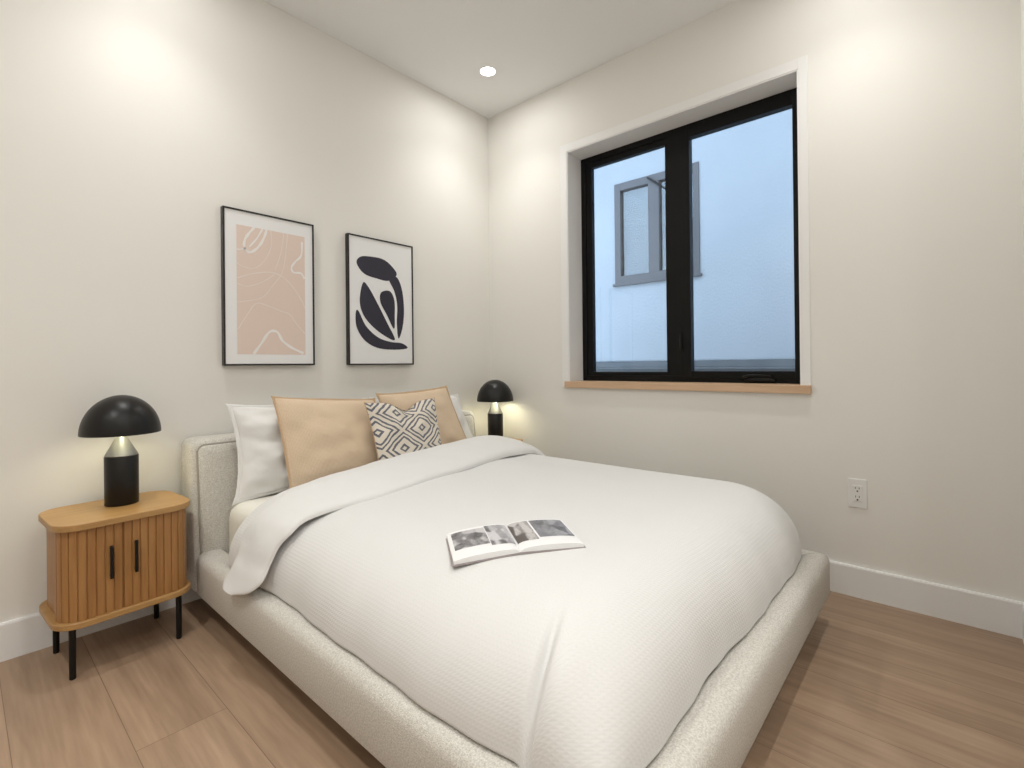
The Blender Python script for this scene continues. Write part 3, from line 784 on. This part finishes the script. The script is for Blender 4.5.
nightstand((-0.158, -0.200, 0), 0, 0.132, 0.150, 0.060, 'second wooden nightstand squeezed between headboard and window wall')

# ------------------------------------------------------------------ mushroom lamps
def lamp(loc, label, power):
    t = thing('table_lamp', label, 'lamp', loc, 0, 'black mushroom lamps on the nightstands')
    bm = BM(); lathe(bm, [(0, 0), (0.049, 0), (0.0505, 0.002), (0.0505, 0.174), (0.0495, 0.1755), (0, 0.1755)], 56); obj('lamp_base', bm, M['lamp_black'], t)
    bm = BM(); lathe(bm, [(0, 0.176), (0.0485, 0.176), (0.0495, 0.178), (0.014, 0.248), (0.011, 0.252), (0.009, 0.262), (0, 0.262)], 56); obj('lamp_neck', bm, M['steel'], t)
    R_, hz, zb = 0.1195, 0.139, 0.257
    outer = [(R_*cos(radians(a)), zb+hz*sin(radians(a))) for a in range(0, 91, 3)]; outer[-1] = (0, zb+hz)
    bm = BM(); lathe(bm, [(R_-0.0035, zb), (R_-0.0005, zb-0.0006)] + outer, 72); obj('lamp_shade', bm, M['lamp_black'], t, angle=70)
    inner = [((R_-0.0035)*cos(radians(a)), zb+(hz-0.0035)*sin(radians(a))) for a in range(0, 91, 3)]; inner[-1] = (0, zb+hz-0.0035)
    bm = BM(); lathe(bm, inner, 72); obj('shade_lining', bm, M['lining'], t, angle=70)
    bm = BM(); lathe(bm, [(0, 0.262), (0.012, 0.264), (0.014, 0.285), (0.024, 0.31), (0.022, 0.335), (0, 0.348)], 24); obj('bulb', bm, M['bulb'], t)
    l = bpy.data.lights.new('lamp_light', 'POINT'); l.energy = LAMP_W*power; l.color = LAMP_COL; l.shadow_soft_size = 0.022
    lo = bpy.data.objects.new('lamp_light', l); C.objects.link(lo); lo.parent = t; lo.location = (0.0, -0.055, 0.335)
    l2 = l.copy(); lo2 = bpy.data.objects.new('lamp_light', l2); C.objects.link(lo2); lo2.parent = t; lo2.location = (0.0, 0.055, 0.335)
    return t
lamp((-2.112, -0.160, 0.4985), 'black mushroom lamp standing on the left tambour nightstand', 0.85)
lamp((-0.160, -0.195, 0.4985), 'black mushroom lamp in the far corner beside the window wall', 1.5)

# ------------------------------------------------------------------ framed pictures
def frame(name, label, x0, x1, z0, z1, depth=0.028, fw=0.0075):
    t = thing(name, label, 'picture', ((x0+x1)/2, -0.001, z0), 0, 'framed prints above the bed')
    bm = BM(); y0, y1 = -0.001-depth, -0.001
    box(bm, x0, x0+fw, y0, y1, z0, z1, 0.001); box(bm, x1-fw, x1, y0, y1, z0, z1, 0.001)
    box(bm, x0+fw, x1-fw, y0, y1, z0, z0+fw, 0.001); box(bm, x0+fw, x1-fw, y0, y1, z1-fw, z1, 0.001)
    obj('picture_frame', bm, M['frame'], t, True, smooth=False)
    bm = BM(); box(bm, x0+fw-0.001, x1-fw+0.001, y0+0.005, y0+0.009, z0+fw-0.001, z1-fw+0.001); p = obj('paper', bm, M['paper'], t, True, smooth=False)
    return t, p, y0+0.005
def smooth_pts(pts, n=10, closed=False):
    out = []
    m_ = len(pts)
    if closed:
        ext = [pts[-1]] + pts + [pts[0], pts[1]]
        for i in range(m_):
            p0, p1, p2, p3 = ext[i], ext[i+1], ext[i+2], ext[i+3]
            for k in range(n):
                f = k/n; out.append(tuple(0.5*((2*b)+(-a+c)*f+(2*a-5*b+4*c-d)*f*f+(-a+3*b-3*c+d)*f**3) for a, b, c, d in zip(p0, p1, p2, p3)))
    else:
        for i in range((m_-1)*n+1): out.append(catmull(pts, i/n))
    return out
def ribbon(bm, pts, w, y):
    """flat printed stroke in the plane y = const; pts (x, z)"""
    a, b = [], []
    for i, p in enumerate(pts):
        q0, q1 = pts[max(i-1, 0)], pts[min(i+1, len(pts)-1)]
        tx, tz = q1[0]-q0[0], q1[1]-q0[1]; ll = sqrt(tx*tx+tz*tz) or 1
        ww = w*(0.85+0.15*sin(i*0.7)); nx, nz = -tz/ll*ww/2, tx/ll*ww/2
        a.append(bm.verts.new((p[0]+nx, y, p[1]+nz))); b.append(bm.verts.new((p[0]-nx, y, p[1]-nz)))
    for i in range(len(pts)-1): bm.faces.new((a[i], a[i+1], b[i+1], b[i]))
def turn(bm):   # printed faces look into the room
    for f in bm.faces:
        f.normal_update()
        if f.normal.y > 0: f.normal_flip()

t, paper, yp = frame('framed_print', 'black framed abstract print of white lines on a pink field', -1.725, -1.306, 1.0, 1.7105)
px0, px1, pz0, pz1 = -1.668, -1.353, 1.052, 1.640
bm = BM(); box(bm, px0, px1, yp-0.0006, yp+0.001, pz0, pz1); pink = obj('pink_field', bm, M['pink'], paper, True, smooth=False)
LN = [(12, [(172,112),(150,140),(132,170),(130,205),(150,228),(180,212),(205,180),(222,140),(225,118)]),
      (8, [(208,115),(182,165),(150,203)]), (7, [(99,215),(118,214),(137,208)]),
      (4, [(245,122),(246,200),(215,265),(170,300),(122,292),(99,275)]), (4, [(305,140),(290,230),(262,310)]), (4, [(322,142),(312,240),(295,320),(250,380),(200,435),(99,455)]),
      (5, [(99,345),(160,325),(240,318),(300,340),(350,390),(390,450),(403,480)]), (4, [(99,370),(140,382),(200,365),(260,328)]),
      (5, [(99,580),(140,510),(180,460),(240,475),(290,495),(330,510),(360,550),(403,598)]),
      (13, [(165,690),(200,640),(235,590),(270,590),(295,630),(340,662),(395,686)]), (10, [(392,180),(388,240),(360,268),(340,295),(350,318),(385,322),(403,348)])]
for w, pl in LN:
    q = []
    for X, Y in pl:
        u = (X-97)/308; yt = 100+58*u; v = (Y-yt)/(692-yt)
        q.append((px0+(px1-px0)*min(max(u, 0), 1), pz1-(pz1-pz0)*min(max(v, 0), 1)))
    bm = BM(); ribbon(bm, smooth_pts(q, 8), w/308*0.315, yp-(0.0011 if w >= 7 else 0.0009))
    turn(bm); obj('printed_line', bm, M['line' if w >= 7 else 'line_faint'], pink, True, recalc=False, smooth=False)

t, paper, yp = frame('framed_print', 'black framed abstract print of dark cut-out shapes on white', -1.117, -0.689, 0.9985, 1.708)
# generic dark cut-out leaf and pebble shapes
SH = [[(0.11,0.21),(0.17,0.155),(0.34,0.14),(0.52,0.145),(0.66,0.19),(0.74,0.255),(0.60,0.315),(0.42,0.31),(0.22,0.285)],
      [(0.60,0.29),(0.74,0.275),(0.83,0.38),(0.86,0.55),(0.83,0.70),(0.76,0.79),(0.735,0.66),(0.745,0.52),(0.70,0.40)],
      [(0.20,0.36),(0.28,0.385),(0.42,0.51),(0.57,0.66),(0.70,0.80),(0.54,0.775),(0.34,0.70),(0.20,0.61),(0.15,0.50)],
      [(0.09,0.60),(0.13,0.585),(0.24,0.70),(0.42,0.785),(0.62,0.82),(0.82,0.83),(0.91,0.87),(0.66,0.885),(0.40,0.87),(0.21,0.81),(0.10,0.71)],
      [(0.48,0.42),(0.62,0.40),(0.695,0.47),(0.70,0.60),(0.685,0.71),(0.57,0.60),(0.47,0.50)]]
x0, x1, z0_, z1_ = -1.109, -0.697, 1.006, 1.700
for k, sh in enumerate(SH):
    bm = BM(); q = smooth_pts(sh, 8, True)
    f = bm.faces.new([bm.verts.new((x0+(x1-x0)*u, yp-0.0006-0.0002*k, z1_-(z1_-z0_)*v)) for u, v in q])
    turn(bm); bmesh.ops.triangulate(bm, faces=bm.faces); obj('dark_shape', bm, M['ink'], paper, True, recalc=False, smooth=False)

# ------------------------------------------------------------------ wall outlet
ot = thing('power_outlet', 'white double power outlet low on the wall right of the window', 'outlet', (0, -2.1396, 0.435))
bm = BM(); box(bm, -0.006, -0.0002, -0.033, 0.033, -0.0605, 0.0605, 0.002); obj('cover_plate', bm, M['plastic'], ot, smooth=False)
bm = BM(); box(bm, -0.0085, -0.005, -0.0168, 0.0168, -0.034, 0.034, 0.0015); rc = obj('receptacle', bm, M['plastic'], ot, smooth=False)
bm = BM()
for zc in (-0.018, 0.018):
    box(bm, -0.0090, -0.008, -0.0075, -0.0052, zc+0.001, zc+0.009); box(bm, -0.0090, -0.008, 0.0052, 0.0075, zc+0.001, zc+0.009)
    box(bm, -0.0090, -0.008, -0.0028, 0.0028, zc-0.011, zc-0.005, 0.0004)
obj('socket_slots', bm, M['slot'], rc, smooth=False)
